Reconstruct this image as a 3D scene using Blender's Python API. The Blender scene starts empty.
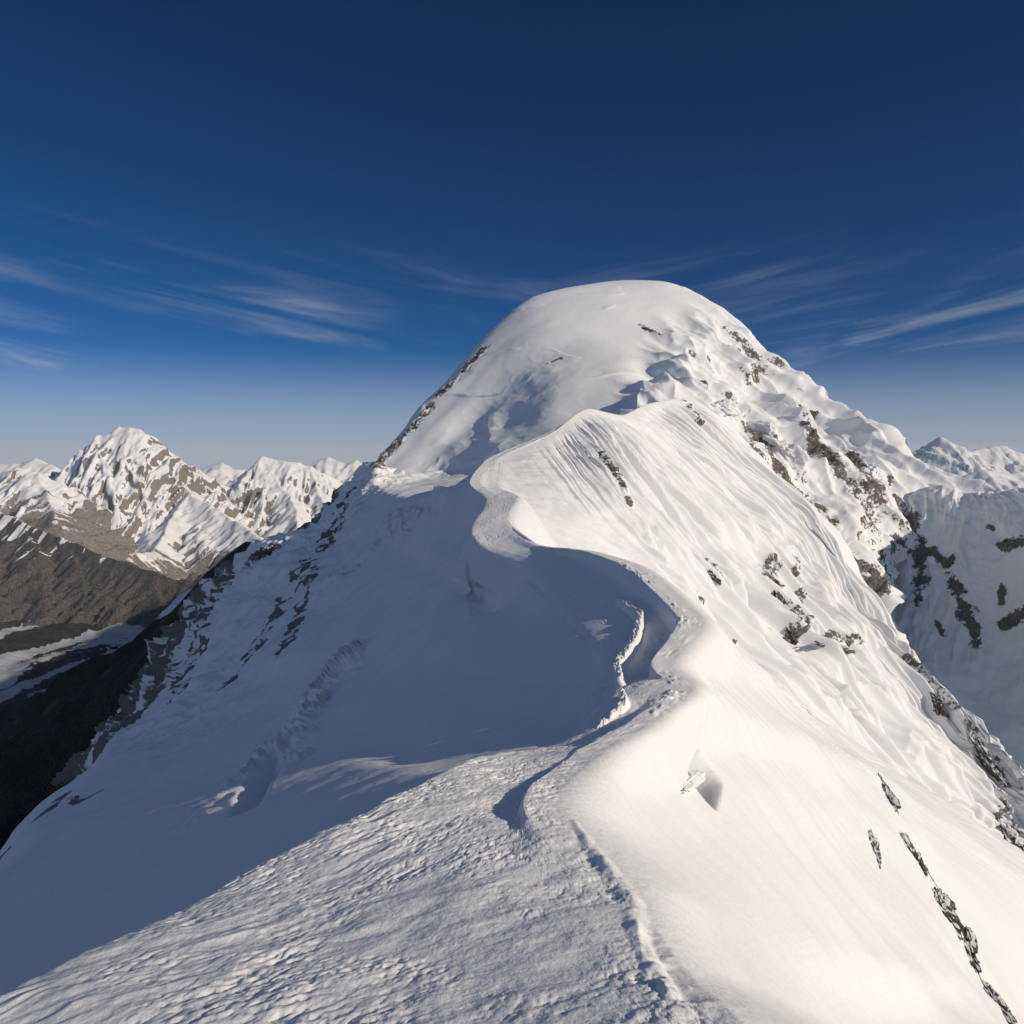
import bpy, math, random
import numpy as np
from concurrent.futures import ThreadPoolExecutor

# ------------------------------------------------------------------ scene, camera
S = bpy.context.scene
C = S.collection
F, HOR, CX, CY = 800.0, 450.0, 512.0, 512.0
PITCH = math.atan((CY - HOR) / F)
CP, SP = math.cos(PITCH), math.sin(PITCH)
SUN_AZ, SUN_EL = math.radians(116), math.radians(24)     # azimuth clockwise from +Y

def px(u, v, Y):
    """world point seen in the direction (u, v) of the survey picture at forward distance Y"""
    a, b = (u - CX) / F, (CY - v) / F
    d = np.array((a, CP + b * SP, -SP + b * CP))
    return d * (Y / d[1])

def proj(P):
    x, y, z = P[..., 0], P[..., 1], P[..., 2]
    f = np.maximum(y * CP - z * SP, 1e-3)
    up = y * SP + z * CP
    return CX + F * x / f, CY - F * up / f, f

def W(x, y, z):
    return np.array((x, y, z), float)

def P3(p):
    return p if isinstance(p, np.ndarray) else px(*p)

# ------------------------------------------------------------------ noise
_rng = np.random.default_rng(7)
_perm = np.tile(_rng.permutation(512), 3)
_grad = _rng.normal(size=(512, 3)); _grad /= np.linalg.norm(_grad, axis=1)[:, None]

_g4 = [np.ascontiguousarray(_grad[:, k], dtype=np.float32) for k in range(3)]
_perm = _perm.astype(np.int32)

def _noise_block(p):
    fl = np.floor(p); f = (p - fl).astype(np.float32); i = fl.astype(np.int64) & 511
    i = i.astype(np.int32)
    x, y, z = f[:, 0], f[:, 1], f[:, 2]
    wx, wy, wz = (t * t * t * (t * (t * 6 - 15) + 10) for t in (x, y, z))
    out = np.zeros(len(p), np.float32)
    for a in (0, 1):
        ha = _perm[i[:, 0] + a]; xa = x - a; va = wx if a else 1 - wx
        for b in (0, 1):
            hb = _perm[ha + ((i[:, 1] + b) & 511)]; yb = y - b; vb = va * (wy if b else 1 - wy)
            for c in (0, 1):
                h = _perm[hb + ((i[:, 2] + c) & 511)]
                d = _g4[0][h] * xa + _g4[1][h] * yb + _g4[2][h] * (z - c)
                out += vb * (wz if c else 1 - wz) * d
    return out * 1.6

_pool = ThreadPoolExecutor(4)

def noise3(p):
    p = np.asarray(p, float).reshape(-1, 3)
    if len(p) < 40000: return _noise_block(p)
    return np.concatenate(list(_pool.map(_noise_block, np.array_split(p, max(4, len(p) // 30000)))))

def fbm(p, oct=4, lac=2.03, gain=0.5):
    p = np.asarray(p, float).reshape(-1, 3)
    s, a = np.zeros(len(p)), 1.0
    for k in range(oct):
        s += a * noise3(p + 17.3 * k); p = p * lac; a *= gain
    return s

def ridged(p, oct=4, lac=2.07, gain=0.5):
    p = np.asarray(p, float).reshape(-1, 3)
    s, a, w = np.zeros(len(p)), 1.0, 1.0
    for k in range(oct):
        n = 1 - np.abs(noise3(p + 31.7 * k)); n = n * n
        s += a * n * w; w = np.clip(n * 1.6, 0, 1)
        p = p * lac; a *= gain
    return s

def sstep(a, b, x):
    t = np.clip((x - a) / (b - a), 0, 1)
    return t * t * (3 - 2 * t)

# ------------------------------------------------------------------ lofted landforms
def pchip(t, V, ts):
    """shape-preserving cubic along axis 0 of V"""
    h = np.diff(t); n = len(t)
    sh = (-1,) + (1,) * (V.ndim - 1)
    d = np.diff(V, axis=0) / h.reshape(sh)
    m = np.zeros_like(V)
    w1 = (2 * h[1:] + h[:-1]).reshape(sh); w2 = (h[1:] + 2 * h[:-1]).reshape(sh)
    a, b = d[:-1], d[1:]
    ok = a * b > 0
    den = w1 / np.where(ok, a, 1) + w2 / np.where(ok, b, 1)
    m[1:-1] = np.where(ok, (w1 + w2) / np.where(ok, den, 1), 0)
    mxab = np.maximum(np.abs(a), np.abs(b)) + 1e-12
    m[1:-1] += np.where(ok, 0, 0.25 * (a + b) * np.minimum(1, 2.5 * np.abs(a * b) / mxab ** 2))
    m[0], m[-1] = d[0], d[-1]
    k = np.clip(np.searchsorted(t, ts, side='right') - 1, 0, n - 2)
    hk = h[k]; x = ((ts - t[k]) / hk)
    x_, hk_ = x.reshape(sh), hk.reshape(sh)
    return ((1 + 2 * x_) * (1 - x_) ** 2) * V[k] + x_ * (1 - x_) ** 2 * hk_ * m[k] + x_ ** 2 * (3 - 2 * x_) * V[k + 1] + x_ ** 2 * (x_ - 1) * hk_ * m[k + 1]

def samples(t, counts):
    out = []
    for i, c in enumerate(counts):
        out += list(t[i] + (t[i + 1] - t[i]) * np.arange(c) / c)
    return np.array(out + [t[-1]])

def loft(rows, rc, cc):
    G = np.array([[P3(p) for p in r] for r in rows])
    def par(A):
        ch = np.linalg.norm(np.diff(A, axis=0), axis=2) ** 0.5
        return np.concatenate(([0], np.cumsum(ch.mean(axis=1))))
    tr, tc = par(G), par(np.swapaxes(G, 0, 1))
    if np.isscalar(rc): rc = [rc] * (len(tr) - 1)
    if np.isscalar(cc): cc = [cc] * (len(tc) - 1)
    A = np.swapaxes(pchip(tc, np.swapaxes(G, 0, 1), samples(tc, cc)), 0, 1)
    B = pchip(tr, A, samples(tr, rc))
    # parametric coordinates in control-index units
    ri = np.interp(samples(tr, rc), tr, np.arange(len(tr)))
    ci = np.interp(samples(tc, cc), tc, np.arange(len(tc)))
    return B, ri, ci

def normals(B, up=True):
    n = np.cross(np.gradient(B, axis=1), np.gradient(B, axis=0))
    n /= np.linalg.norm(n, axis=2)[..., None] + 1e-12
    if up and n[..., 2].mean() < 0: n = -n
    return n

def blur(A, k):
    for ax in (0, 1):
        for _ in range(2):
            pad = [(0, 0)] * A.ndim; pad[ax] = (k, k)
            Q = np.cumsum(np.pad(A, pad, mode='edge'), axis=ax)
            z = np.zeros_like(np.take(Q, [0], axis=ax))
            Q = np.concatenate((z, Q), axis=ax); n = A.shape[ax]; w = 2 * k + 1
            A = (np.take(Q, np.arange(w, w + n), axis=ax) - np.take(Q, np.arange(0, n), axis=ax)) / w
    return A

def anchor(B, u, v):
    """the surface point of grid B seen at (u, v): nearest of those close to that direction"""
    pu, pv, f = proj(B)
    d = (pu - u) ** 2 + (pv - v) ** 2 + np.where(B[..., 1] > 2, 0, 1e9)
    m = d.min()
    cand = np.where(d <= m + 16, f, 1e12)
    return B[np.unravel_index(np.argmin(cand), cand.shape)]

def tube(P, B, line, soft=0.0):
    """1 on a line of world points (found on B), falling to 0 at its radius (metres)"""
    pts = [anchor(B, u, v) for u, v, r in line]
    rad = [r * p[1] / F for p, (_, _, r) in zip(pts, line)]
    best = np.zeros(P.shape[:-1])
    if len(pts) == 1: pts.append(pts[0] + 1e-3); rad.append(rad[0])
    for i in range(len(pts) - 1):
        a, b = pts[i], pts[i + 1]; ab = b - a
        t = np.clip(((P - a) @ ab) / max(ab @ ab, 1e-9), 0, 1)
        d = np.linalg.norm(P - (a + t[..., None] * ab), axis=-1)
        r = rad[i] + (rad[i + 1] - rad[i]) * t
        best = np.maximum(best, 1 - d / r)
    return np.clip(best, 0, 1)

def mesh_grid(name, B, mat, rock=None, label=None, cat=None, kind='structure', parent=None, keep=None):
    R, Q = B.shape[:2]
    idx = np.arange(R * Q).reshape(R, Q)
    f = np.stack((idx[:-1, :-1], idx[:-1, 1:], idx[1:, 1:], idx[1:, :-1]), axis=-1).reshape(-1, 4)
    n = np.cross(B[1, 0] - B[0, 0], B[0, 1] - B[0, 0])
    v = B.reshape(-1, 3)
    tot = np.cross(v[f[:, 1]] - v[f[:, 0]], v[f[:, 2]] - v[f[:, 0]])[:, 2].sum()
    if tot < 0: f = f[:, ::-1]
    me = bpy.data.meshes.new(name)
    me.vertices.add(len(v)); me.vertices.foreach_set('co', v.astype(np.float32).ravel())
    me.loops.add(f.size); me.loops.foreach_set('vertex_index', f.astype(np.int32).ravel())
    me.polygons.add(len(f))
    me.polygons.foreach_set('loop_start', (np.arange(len(f)) * 4).astype(np.int32))
    me.polygons.foreach_set('loop_total', np.full(len(f), 4, np.int32))
    me.polygons.foreach_set('use_smooth', np.ones(len(f), bool))
    me.update(calc_edges=True)
    if rock is not None:
        at = me.attributes.new('rock', 'FLOAT', 'POINT')
        at.data.foreach_set('value', rock.astype(np.float32).ravel())
    me.materials.append(mat)
    o = bpy.data.objects.new(name, me); C.objects.link(o)
    if parent: o.parent = parent
    if label: o['label'] = label
    if cat: o['category'] = cat
    if kind: o['kind'] = kind
    return o

# ------------------------------------------------------------------ materials
def nd(nt, t, **kw):
    n = nt.nodes.new(t)
    for k, v in kw.items(): setattr(n, k, v)
    return n

def terrain_mat(name, scale, rockA, rockB, jag=0.5, bump=0.25, fine=1.0, soft=0.05, snow=(0.86, 0.865, 0.875)):
    """snow over rock; 'rock' is a surface attribute, scale = metres of one noise cell"""
    m = bpy.data.materials.new(name); m.use_nodes = True
    nt = m.node_tree; L = nt.links.new
    for n in list(nt.nodes): nt.nodes.remove(n)
    out = nd(nt, 'ShaderNodeOutputMaterial'); bs = nd(nt, 'ShaderNodeBsdfPrincipled')
    L(bs.outputs[0], out.inputs[0])
    geo = nd(nt, 'ShaderNodeNewGeometry'); at = nd(nt, 'ShaderNodeAttribute', attribute_name='rock')
    def noise(sc, det, rough=0.6):
        n = nd(nt, 'ShaderNodeTexNoise'); n.inputs['Scale'].default_value = sc
        n.inputs['Detail'].default_value = det; n.inputs['Roughness'].default_value = rough
        L(geo.outputs['Position'], n.inputs['Vector']); return n
    def math_(op, a, b):
        n = nd(nt, 'ShaderNodeMath', operation=op)
        for i, x in enumerate((a, b)):
            if x is None: continue
            if isinstance(x, (int, float)): n.inputs[i].default_value = x
            else: L(x, n.inputs[i])
        return n.outputs[0]
    n1 = noise(1 / scale, 5, 0.7)
    fac = math_('ADD', at.outputs['Fac'], math_('MULTIPLY', math_('SUBTRACT', n1.outputs['Fac'], 0.5), jag))
    mr = nd(nt, 'ShaderNodeMapRange', interpolation_type='SMOOTHSTEP')
    mr.inputs['From Min'].default_value = 0.49 - soft; mr.inputs['From Max'].default_value = 0.49 + soft
    L(fac, mr.inputs['Value'])
    n2 = noise(2.7 / scale, 4)
    rmix = nd(nt, 'ShaderNodeMix', data_type='RGBA'); rmix.inputs['A'].default_value = (*rockA, 1); rmix.inputs['B'].default_value = (*rockB, 1)
    r2 = nd(nt, 'ShaderNodeMapRange'); r2.inputs['From Min'].default_value = 0.35; r2.inputs['From Max'].default_value = 0.65
    L(n2.outputs['Fac'], r2.inputs['Value']); L(r2.outputs[0], rmix.inputs['Factor'])
    cmix = nd(nt, 'ShaderNodeMix', data_type='RGBA'); cmix.inputs['A'].default_value = (*snow, 1)
    L(mr.outputs[0], cmix.inputs['Factor']); L(rmix.outputs['Result'], cmix.inputs['B'])
    L(cmix.outputs['Result'], bs.inputs['Base Color'])
    bs.inputs['Roughness'].default_value = 0.75
    bs.inputs['Specular IOR Level'].default_value = 0.2
    nb = noise(fine * 3.0 / scale, 5, 0.62); nr = noise(2.0 / scale, 6, 0.75)
    hb = math_('ADD', math_('MULTIPLY', nb.outputs['Fac'], bump), math_('MULTIPLY', math_('MULTIPLY', nr.outputs['Fac'], mr.outputs[0]), 1.6))
    bp = nd(nt, 'ShaderNodeBump'); bp.inputs['Strength'].default_value = 0.6; bp.inputs['Distance'].default_value = scale * 0.35
    L(hb, bp.inputs['Height']); L(bp.outputs[0], bs.inputs['Normal'])
    return m

GREY_A, GREY_B = (0.075, 0.07, 0.067), (0.28, 0.25, 0.225)
BRN_A, BRN_B = (0.042, 0.039, 0.037), (0.145, 0.127, 0.112)
m_near = terrain_mat('wind_packed_snow', 0.9, GREY_A, GREY_B, bump=0.30)
m_face = terrain_mat('fluted_snow', 2.2, GREY_A, GREY_B, jag=1.5, bump=0.03)
m_dome = terrain_mat('summit_snow', 3.6, GREY_A, GREY_B, jag=1.5, bump=0.04)
m_far = terrain_mat('far_snow_and_rock', 38.0, (0.14, 0.125, 0.11), (0.33, 0.29, 0.25), jag=0.8, bump=0.05, soft=0.10)
m_brown = terrain_mat('brown_rock', 40.0, BRN_A, BRN_B, jag=0.5, bump=0.1)
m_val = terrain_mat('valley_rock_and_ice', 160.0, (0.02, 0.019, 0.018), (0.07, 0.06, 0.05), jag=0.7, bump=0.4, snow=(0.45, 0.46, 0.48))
m_rock = terrain_mat('bare_rock', 0.9, (0.035, 0.032, 0.03), (0.17, 0.15, 0.13), jag=1.0, bump=0.5)

# ------------------------------------------------------------------ near ridge and shaded left face
ROWS = [
 [W(-230,-90,-200),W(-150,-90,-118),W(-95,-90,-74),W(-50,-90,-40),W(-16,-90,-13),W(-10,-90,-8),W(-6,-90,-5.6),W(-1,-90,-4.5),W(3,-90,-5),W(8,-90,-10.),W(24,-90,-25),W(48,-90,-48),W(95,-90,-125)],
 [W(-210,10,-190),W(-145,5,-112),W(-95,0,-76),W(-50,0,-43),W(-17,0,-15.5),W(-10.5,0,-10.2),W(-6,0,-8.0),W(-1,0,-6.8),W(3,0,-6.9),W(8,0,-11.5),W(24,0,-26),W(48,5,-49),W(95,5,-125)],
 [W(-205,90,-190),W(-140,75,-108),W(-95,45,-76),W(-50,28,-43),W(-14,14,-14.5),(-100,1058,12.1),(180,1045,11.3),(480,1045,10.5),(735,1040,10.2),W(8,12,-12.3),W(24,22,-27.5),W(48,45,-52),W(95,50,-125)],
 [W(-205,160,-190),W(-140,140,-109),W(-95,95,-77),W(-50,50,-43.5),W(-13,20,-15),(90,953,15.4),(280,965,13.9),(480,965,13.2),(652,962,13),(760,990,20),(900,1040,40),(1050,1060,68),W(88,85,-120)],
 [W(-208,260,-195),(-16,878,215),W(-95,140,-80),W(-45,70,-42),W(-12,26,-15.8),(230,880,19.5),(360,890,17.6),(490,885,17),(628,890,17),(715,915,24),(860,950,46),(1018,1020,74),W(90,95,-116)],
 [W(-210,320,-200),(30,815,250),W(-98,170,-85),W(-45,92,-44),W(-10,33,-16.5),(370,810,23.8),(450,815,22.6),(518,811,23.0),(558,805,22.6),(660,835,29),(830,870,56),(965,925,83),W(95,100,-105)],
 [W(-215,400,-200),(98,760,300),(170,770,215),(300,760,115),W(-7,42,-17.5),(470,762,30),(520,760,30.3),(565,756,30.6),(603,752,31),(690,780,41),(810,800,66),(925,835,95),W(100,115,-95)],
 [(80,775,450),(128,738,350),(205,742,240),(335,738,122),(440,760,50),(540,748,38),(590,733,39.5),(625,724,40.5),(660,716,40.5),(705,745,50),(810,772,73),(905,805,100),W(102,122,-90)],
 [(60,790,520),(160,715,400),(240,715,260),(370,710,130),(490,735,56),(575,735,46),(621,686,51),(655,682,50.6),(691,684,50.3),(735,715,60),(810,745,80),(885,775,106),W(105,130,-85)],
 [(90,755,600),(175,692,470),(258,685,300),(390,680,148),(515,704,68),(588,704,57),(624,690,56.5),(648,681,56.5),(673,668,57),(735,690,72),(800,722,94),(867,758,118),W(107,142,-85)],
 [(120,720,700),(190,670,540),(280,655,320),(410,650,165),(540,672,79),(610,660,67),(640,646,70.5),(672,634,74.3),(701,615,77),(738,658,90),(790,700,108),(850,742,130),W(110,155,-85)],
 [(165,640,900),(222,600,700),(310,610,400),(430,605,200),(510,622,124),(565,606,104),(595,593,104.3),(622,582,103.2),(647,569,101.5),W(30,110,-27),W(47,126,-42),W(60,155,-57),W(105,185,-90)],
 [(215,590,950),(262,547,800),(325,580,450),(430,580,235),(505,602,150),(530,573,136),(555,563,133),(578,557,129),(600,552,124),W(24,136,-28),W(42,155,-46),W(58,180,-62),W(100,220,-95)],
 [(270,570,1000),(318,530,850),(345,550,520),(425,563,270),(478,580,170),(482,548,160),(500,547,158),(517,545,157),(535,543,155),W(14,168,-29),W(34,188,-50),W(52,210,-68),W(90,250,-100)],
 [(290,560,1000),(335,508,880),(352,535,560),(418,545,300),(458,560,190),(471,528,178),(483,524,179),(496,521,180),(508,520,180),W(8,195,-28),W(28,215,-52),W(46,240,-70),W(80,290,-99)],
 [(310,540,1030),(349,488,910),(360,517,600),(412,530,330),(468,540,212),(486,501,208),(496,499,207),(507,498,206),(518,497,205),W(9,222,-24),W(27,245,-50),W(44,270,-68),W(76,315,-98)],
 [(320,530,1050),(360,478,930),(368,502,650),(410,512,380),(458,510,242),(470,482,232),(479,482,232),(488,484,232),(497,485,232),W(5,250,-23),W(24,275,-47),W(40,300,-65),W(70,340,-95)],
 [(340,510,1100),(373,463,960),(380,487,700),(415,497,430),(455,486,295),(484,462,280),(489,462,280),(495,462,279),(500,463,278),W(8,292,-14),W(28,305,-38),W(44,330,-56),W(74,370,-86)],
 [(360,500,1100),(385,467,1000),(400,482,760),(440,487,520),(520,470,385),(545,434,348),(547,434,347),(550,433,346),(552,433,345),W(26,355,-8),W(45,365,-32),W(62,385,-50),W(92,405,-80)],
 [(400,490,1100),(420,475,1000),(450,475,800),(500,475,580),(580,450,460),(588,409,424),(589,409,423),(591,409,421),(592,409,420),W(52,425,8),W(70,430,-16),W(88,445,-36),W(118,460,-66)],
]
LIPW = [.6, .6, .6, .7, .9, 1.0, 1.0, 1.1, 1.1, 1.5, 2.4, 2.7, 2.2, .9, .3, .3, .3, .3, .3, .3]
for r_, w_ in zip(ROWS, LIPW):
    p_ = P3(r_[8]); r_[8] = p_ + W(-w_, 0, 0.05 * w_); r_.insert(9, p_ + W(0, 0, -0.03 * w_))
for k_, r_ in enumerate(ROWS):
    a_, b_ = P3(r_[5]), P3(r_[4])
    r_.insert(5, a_ + W(-0.55, 0.15, -0.62) if k_ < 7 else a_ + 0.2 * (b_ - a_))
rc = [14, 16, 56, 80, 80, 110, 45, 60, 40, 60, 60, 50, 50, 50, 40, 40, 40, 40, 20]
cc = [30, 90, 90, 80, 60, 16, 150, 150, 130, 40, 60, 110, 110, 16]
B, ri, ci = loft(ROWS, rc, cc)
B0 = B.copy()
n = normals(B)
P = B.reshape(-1, 3)
RI, CI = np.meshgrid(ri, ci, indexing='ij')
Yd = np.maximum(B[..., 1], 6)
top = sstep(5.2, 5.9, CI) * (1 - sstep(9.6, 10.2, CI))         # flat crest
left = 1 - sstep(4.6, 5.6, CI)
right = sstep(10.0, 10.6, CI)
sh = B.shape[:2]
far = sstep(26, 60, Yd)
# wind crust: lumps and sastrugi on the near crest
q = P.copy()
warp = fbm(q / 2.2, 2).reshape(sh)
dirx, diry = 0.82, 0.57                                        # wind direction on the crest
al = q[:, 0] * dirx + q[:, 1] * diry; ac = -q[:, 0] * diry + q[:, 1] * dirx
sas = ridged(np.stack((al / 2.6, ac / 0.62 + warp.ravel() * 0.9, q[:, 2] * 0.2), 1), 3).reshape(sh)
lump = fbm(np.stack((al / 0.26, ac / 0.15, q[:, 2] / 0.25), 1), 4, gain=0.6).reshape(sh)
lump = lump - 0.5 * np.abs(lump)
big = fbm(q / 5.0, 3).reshape(sh)
smooth_patch = sstep(0.05, 0.5, fbm(q / 3.3 + 9.1, 2).reshape(sh))
sas_amp = sstep(0.2, -0.3, fbm(q / 4.1 + 4.4, 2).reshape(sh)) * sstep(7.6, 6.6, CI)
lum_amp = (1 - 0.85 * smooth_patch) * (0.6 + 0.9 * sstep(-0.3, 0.5, fbm(q / 1.6 + 6.6, 3).reshape(sh)))
h = top * (1 - far) * (0.034 * lump * lum_amp + 0.05 * (sas - 0.7) * (0.1 + 0.9 * sas_amp) + 0.10 * big + 0.05 * fbm(np.stack((al / 1.5, ac / 0.8, q[:, 2] / 1), 1), 2).reshape(sh))
fl = top * far * 0 + top * far
h += fl * (0.10 * fbm(q / 0.5, 4).reshape(sh) * sstep(-0.1, 0.5, fbm(q / 4 + 3, 2).reshape(sh)) + 0.12 * big)
# right slope: faint runnels down the fall line
al2 = q[:, 0] * 0.80 - q[:, 1] * 0.25 ; ac2 = q[:, 0] * 0.30 + q[:, 1] * 0.95
run = fbm(np.stack((al2 / 16, ac2 / 1.6, q[:, 2] / 40), 1), 4).reshape(sh)
mk = sstep(0.0, 0.4, fbm(q / 9 + 2, 3).reshape(sh))
inc2 = (1 - np.abs(noise3(np.stack((al2 / 7, ac2 / 1.1, q[:, 2] / 30), 1)).reshape(sh))) ** 12
run_lo = fbm(np.stack((al2 / 22, ac2 / 4.5, q[:, 2] / 40), 1), 2).reshape(sh)
fine_ok = sstep(5.5, 8.0, RI)
h += right * (fine_ok * (-0.16 * inc2 * mk + 0.13 * run) + (1 - fine_ok) * 0.16 * run_lo + 0.5 * fbm(q / 14, 2).reshape(sh) + 0.02 * fbm(q / 1.2, 3).reshape(sh)) * np.clip(Yd / 40, 0.4, 1.5)
# left face
lumpy = sstep(2.8, 1.2, CI) * sstep(5.0, 7.5, RI)
h += left * (0.9 * fbm(q / 30, 3).reshape(sh) * np.clip(Yd / 120, 0.2, 1.6) + 0.08 * fbm(q / 3.0, 3).reshape(sh))
h += left * lumpy * np.clip(Yd / 350, 0.3, 2) * (4.0 * (ridged(q / 60, 4).reshape(sh) - 0.9) + 1.6 * fbm(q / 14, 4).reshape(sh))
trail = tube(B0, B0, [(600, 722, 4), (626, 704, 6), (620, 680, 6), (617, 668, 6), (636, 640, 6), (641, 615, 6), (622, 600, 6)])
h += sstep(0, 0.5, trail) * (0.18 * fbm(q / 0.35, 4).reshape(sh) + 0.7 * sstep(40, 48, Yd) + 0.08)
lipd = tube(B0, B0, [(610, 565, 14), (650, 585, 14), (688, 612, 12), (694, 640, 12), (680, 672, 12), (676, 690, 12), (660, 712, 14), (640, 728, 10)])
h += sstep(0, 0.6, lipd) * 0.34 * (ridged(q / np.array((0.8, 1.4, 0.8)), 3).reshape(sh) - 0.7) * sstep(-0.2, 0.4, fbm(q / 3, 2).reshape(sh)) * sstep(10.3, 9.0, CI)
lipn = tube(B0, B0, [(574, 818, 5), (590, 840, 12), (606, 862, 15), (632, 896, 17), (644, 940, 18), (676, 990, 18), (738, 1045, 22)])
h += sstep(0, 1, lipn) * (0.09 + 0.09 * fbm(q / 0.8, 3).reshape(sh))
def dent(line, depth, p_=1.0):
    global h
    tt_ = tube(B0, B0, line); h -= depth * sstep(0, 1, tt_ ** p_)
h += left * sstep(1.1, 0.4, CI) * np.clip(Yd / 300, 0.3, 3) * 5.0 * fbm(q / 25, 5).reshape(sh)
dent([(706, 768, 24), (702, 790, 24)], 2.8, .8)
h -= 0.10 * tube(B0, B0, [(648, 925, 10), (668, 960, 26), (692, 995, 34), (730, 1035, 40)]) * (1.2 + fbm(q / 0.5, 3).reshape(sh))
ser = tube(B0, B0, [(345, 660, 40), (285, 730, 50), (235, 790, 60), (150, 850, 60), (60, 930, 60)])
blk = ridged(q / np.array((16, 26, 16)) + 3.3, 4).reshape(sh)
h += sstep(0, 0.6, ser) * left * np.clip(Yd / 180, 0.3, 1.6) * (3.6 * (blk - 0.8) - 2.4 * sstep(0.9, 1.3, blk)) * sstep(-0.25, 0.25, fbm(q / 35 + 5, 3).reshape(sh))
ser2 = tube(B0, B0, [(440, 500, 22), (385, 525, 34), (330, 580, 40)])
h += sstep(0, 0.6, ser2) * left * (5.0 * (ridged(q / 28 + 1.3, 4).reshape(sh) - 0.8))
wob = 1 + 0.5 * fbm(q / 9, 3).reshape(sh)
scp = fbm(q / np.array((26, 40, 22)) + 7.7, 3).reshape(sh) + 0.12 * fbm(q / 5, 3).reshape(sh)
for lv in (-0.25, 0.0, 0.22):
    h += sstep(0, 0.5, ser) * left * np.clip(Yd / 200, 0.3, 1.5) * 3.2 * (sstep(lv, lv + 0.06, scp) - sstep(lv, lv + 0.30, scp)) * sstep(-0.3, 0.2, fbm(q / 45 + 1, 2).reshape(sh))
h -= 2.6 * sstep(0.0, 1.0, tube(B0, B0, [(272, 752, 10), (262, 775, 22), (244, 808, 16)]) * wob)
h -= 2.4 * sstep(0.0, 0.9, tube(B0, B0, [(466, 566, 5), (471, 590, 15), (486, 608, 18)]) * wob)
B = B + n * h[..., None]
rock = np.full(sh, -0.2)
# rock ribs on the shaded face
def ribs(line, k=1.0):
    global rock
    t = tube(B0, B0, line)
    rock = np.maximum(rock, np.where(t > 0, np.minimum(t * 1.8, 1) * 0.60 * k + 0.0, -0.2))
ribs([(392, 442, 15), (370, 466, 21), (350, 492, 27), (338, 515, 21), (322, 540, 15)])
ribs([(340, 520, 15), (318, 550, 21), (292, 585, 24), (268, 620, 22), (245, 655, 24), (224, 685, 18)])
ribs([(318, 560, 10), (302, 600, 14), (285, 640, 12), (278, 660, 9)])
ribs([(280, 546, 21), (262, 550, 27), (235, 572, 30), (215, 590, 36), (200, 630, 39), (185, 670, 30), (170, 702, 12)])
ribs([(60, 792, 18), (30, 820, 21), (5, 850, 24), (-30, 880, 24)])
ribs([(100, 790, 6), (80, 800, 10), (70, 796, 8)])
rn = fbm(P / 18, 4).reshape(sh)
rn2 = fbm(P / 7 + 2.2, 4).reshape(sh)
rock = rock + (0.45 * rn + 0.55 * rn2) * (rock > -0.1) * left - 0.12 * left
# everything beyond the snow edge is bare rock
rock = np.maximum(rock, sstep(0.95, 0.6, CI) * (0.62 + 0.5 * rn) * (RI > 3))
for line in ([(882, 772, 3), (893, 795, 5), (897, 812, 3)], [(905, 835, 3), (925, 860, 4), (945, 895, 5), (958, 930, 4)],
             [(960, 915, 4), (975, 955, 6), (990, 985, 5), (1012, 1015, 6)]):
    ribs(line, 1.2)
mesh_grid('snow_ridge', B, m_near, rock, 'wind-rippled snow ridge crest winding away from the viewer, shaded on its left side', 'snow ridge')
B_MAIN = B

# ------------------------------------------------------------------ fluted face of the shoulder
NK = np.array((0.663, -0.243, 0.708))
def kd(u, v):
    d = px(u, v, 1.0); return -56.1 / (NK @ d)
def K(u, v, Y=None):
    return px(u, v, Y or kd(u, v))
lips = [(535,543,155),(508,520,180),(518,497,205),(497,485,232),(500,463,278),(552,433,345),(592,409,420),(620,415,480),(652,403,560)]
mids = [[(565,620),(625,730),(700,850),(790,1000),(880,1150)],
        [(550,590),(615,690),(700,810),(800,950),(900,1100)],
        [(565,560),(635,660),(720,770),(820,900),(930,1060)],
        [(560,545),(640,640),(730,745),(835,870),(950,1020)],
        [(570,535),(650,620),(745,715),(855,835),(975,980)],
        [(612,510),(690,600),(780,695),(890,810),(1010,945)],
        [(655,480),(730,565),(815,655),(920,765),(1040,895,330)],
        [(690,475),(765,550),(840,630,430),(935,730,395),(1060,850,335)],
        [(715,455,545),(790,525,545),(855,605,510),(935,705,430),(1045,815,355)]]
KR = []
for l, m in zip(lips, mids):
    p = px(*l)
    KR.append([p + W(-2.5, 1.0, -3.0), p] + [K(*x) for x in m])
sil = [(690,398,600),(750,455,592),(815,525,572),(880,625,530),(947,710,440),(1030,802,372)]
p0 = [px(*x) for x in sil]
KR.append([p0[0] + W(-4, 6, -6)] + p0)
off = [(20,30,-12),(30,50,-14),(40,60,-30),(60,80,-60),(80,90,-100),(90,80,-120)]
KR.append([p0[0] + W(10, 40, -30)] + [a + W(*o) for a, o in zip(p0, off)])
B, ri, ci = loft(KR, [20, 20, 40, 80, 170, 190, 170, 150, 120, 20], [6, 110, 110, 110, 100, 60])
B0 = B.copy(); n = normals(B); sh = B.shape[:2]; P = B.reshape(-1, 3)
RI, CI = np.meshgrid(ri, ci, indexing='ij')
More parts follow.
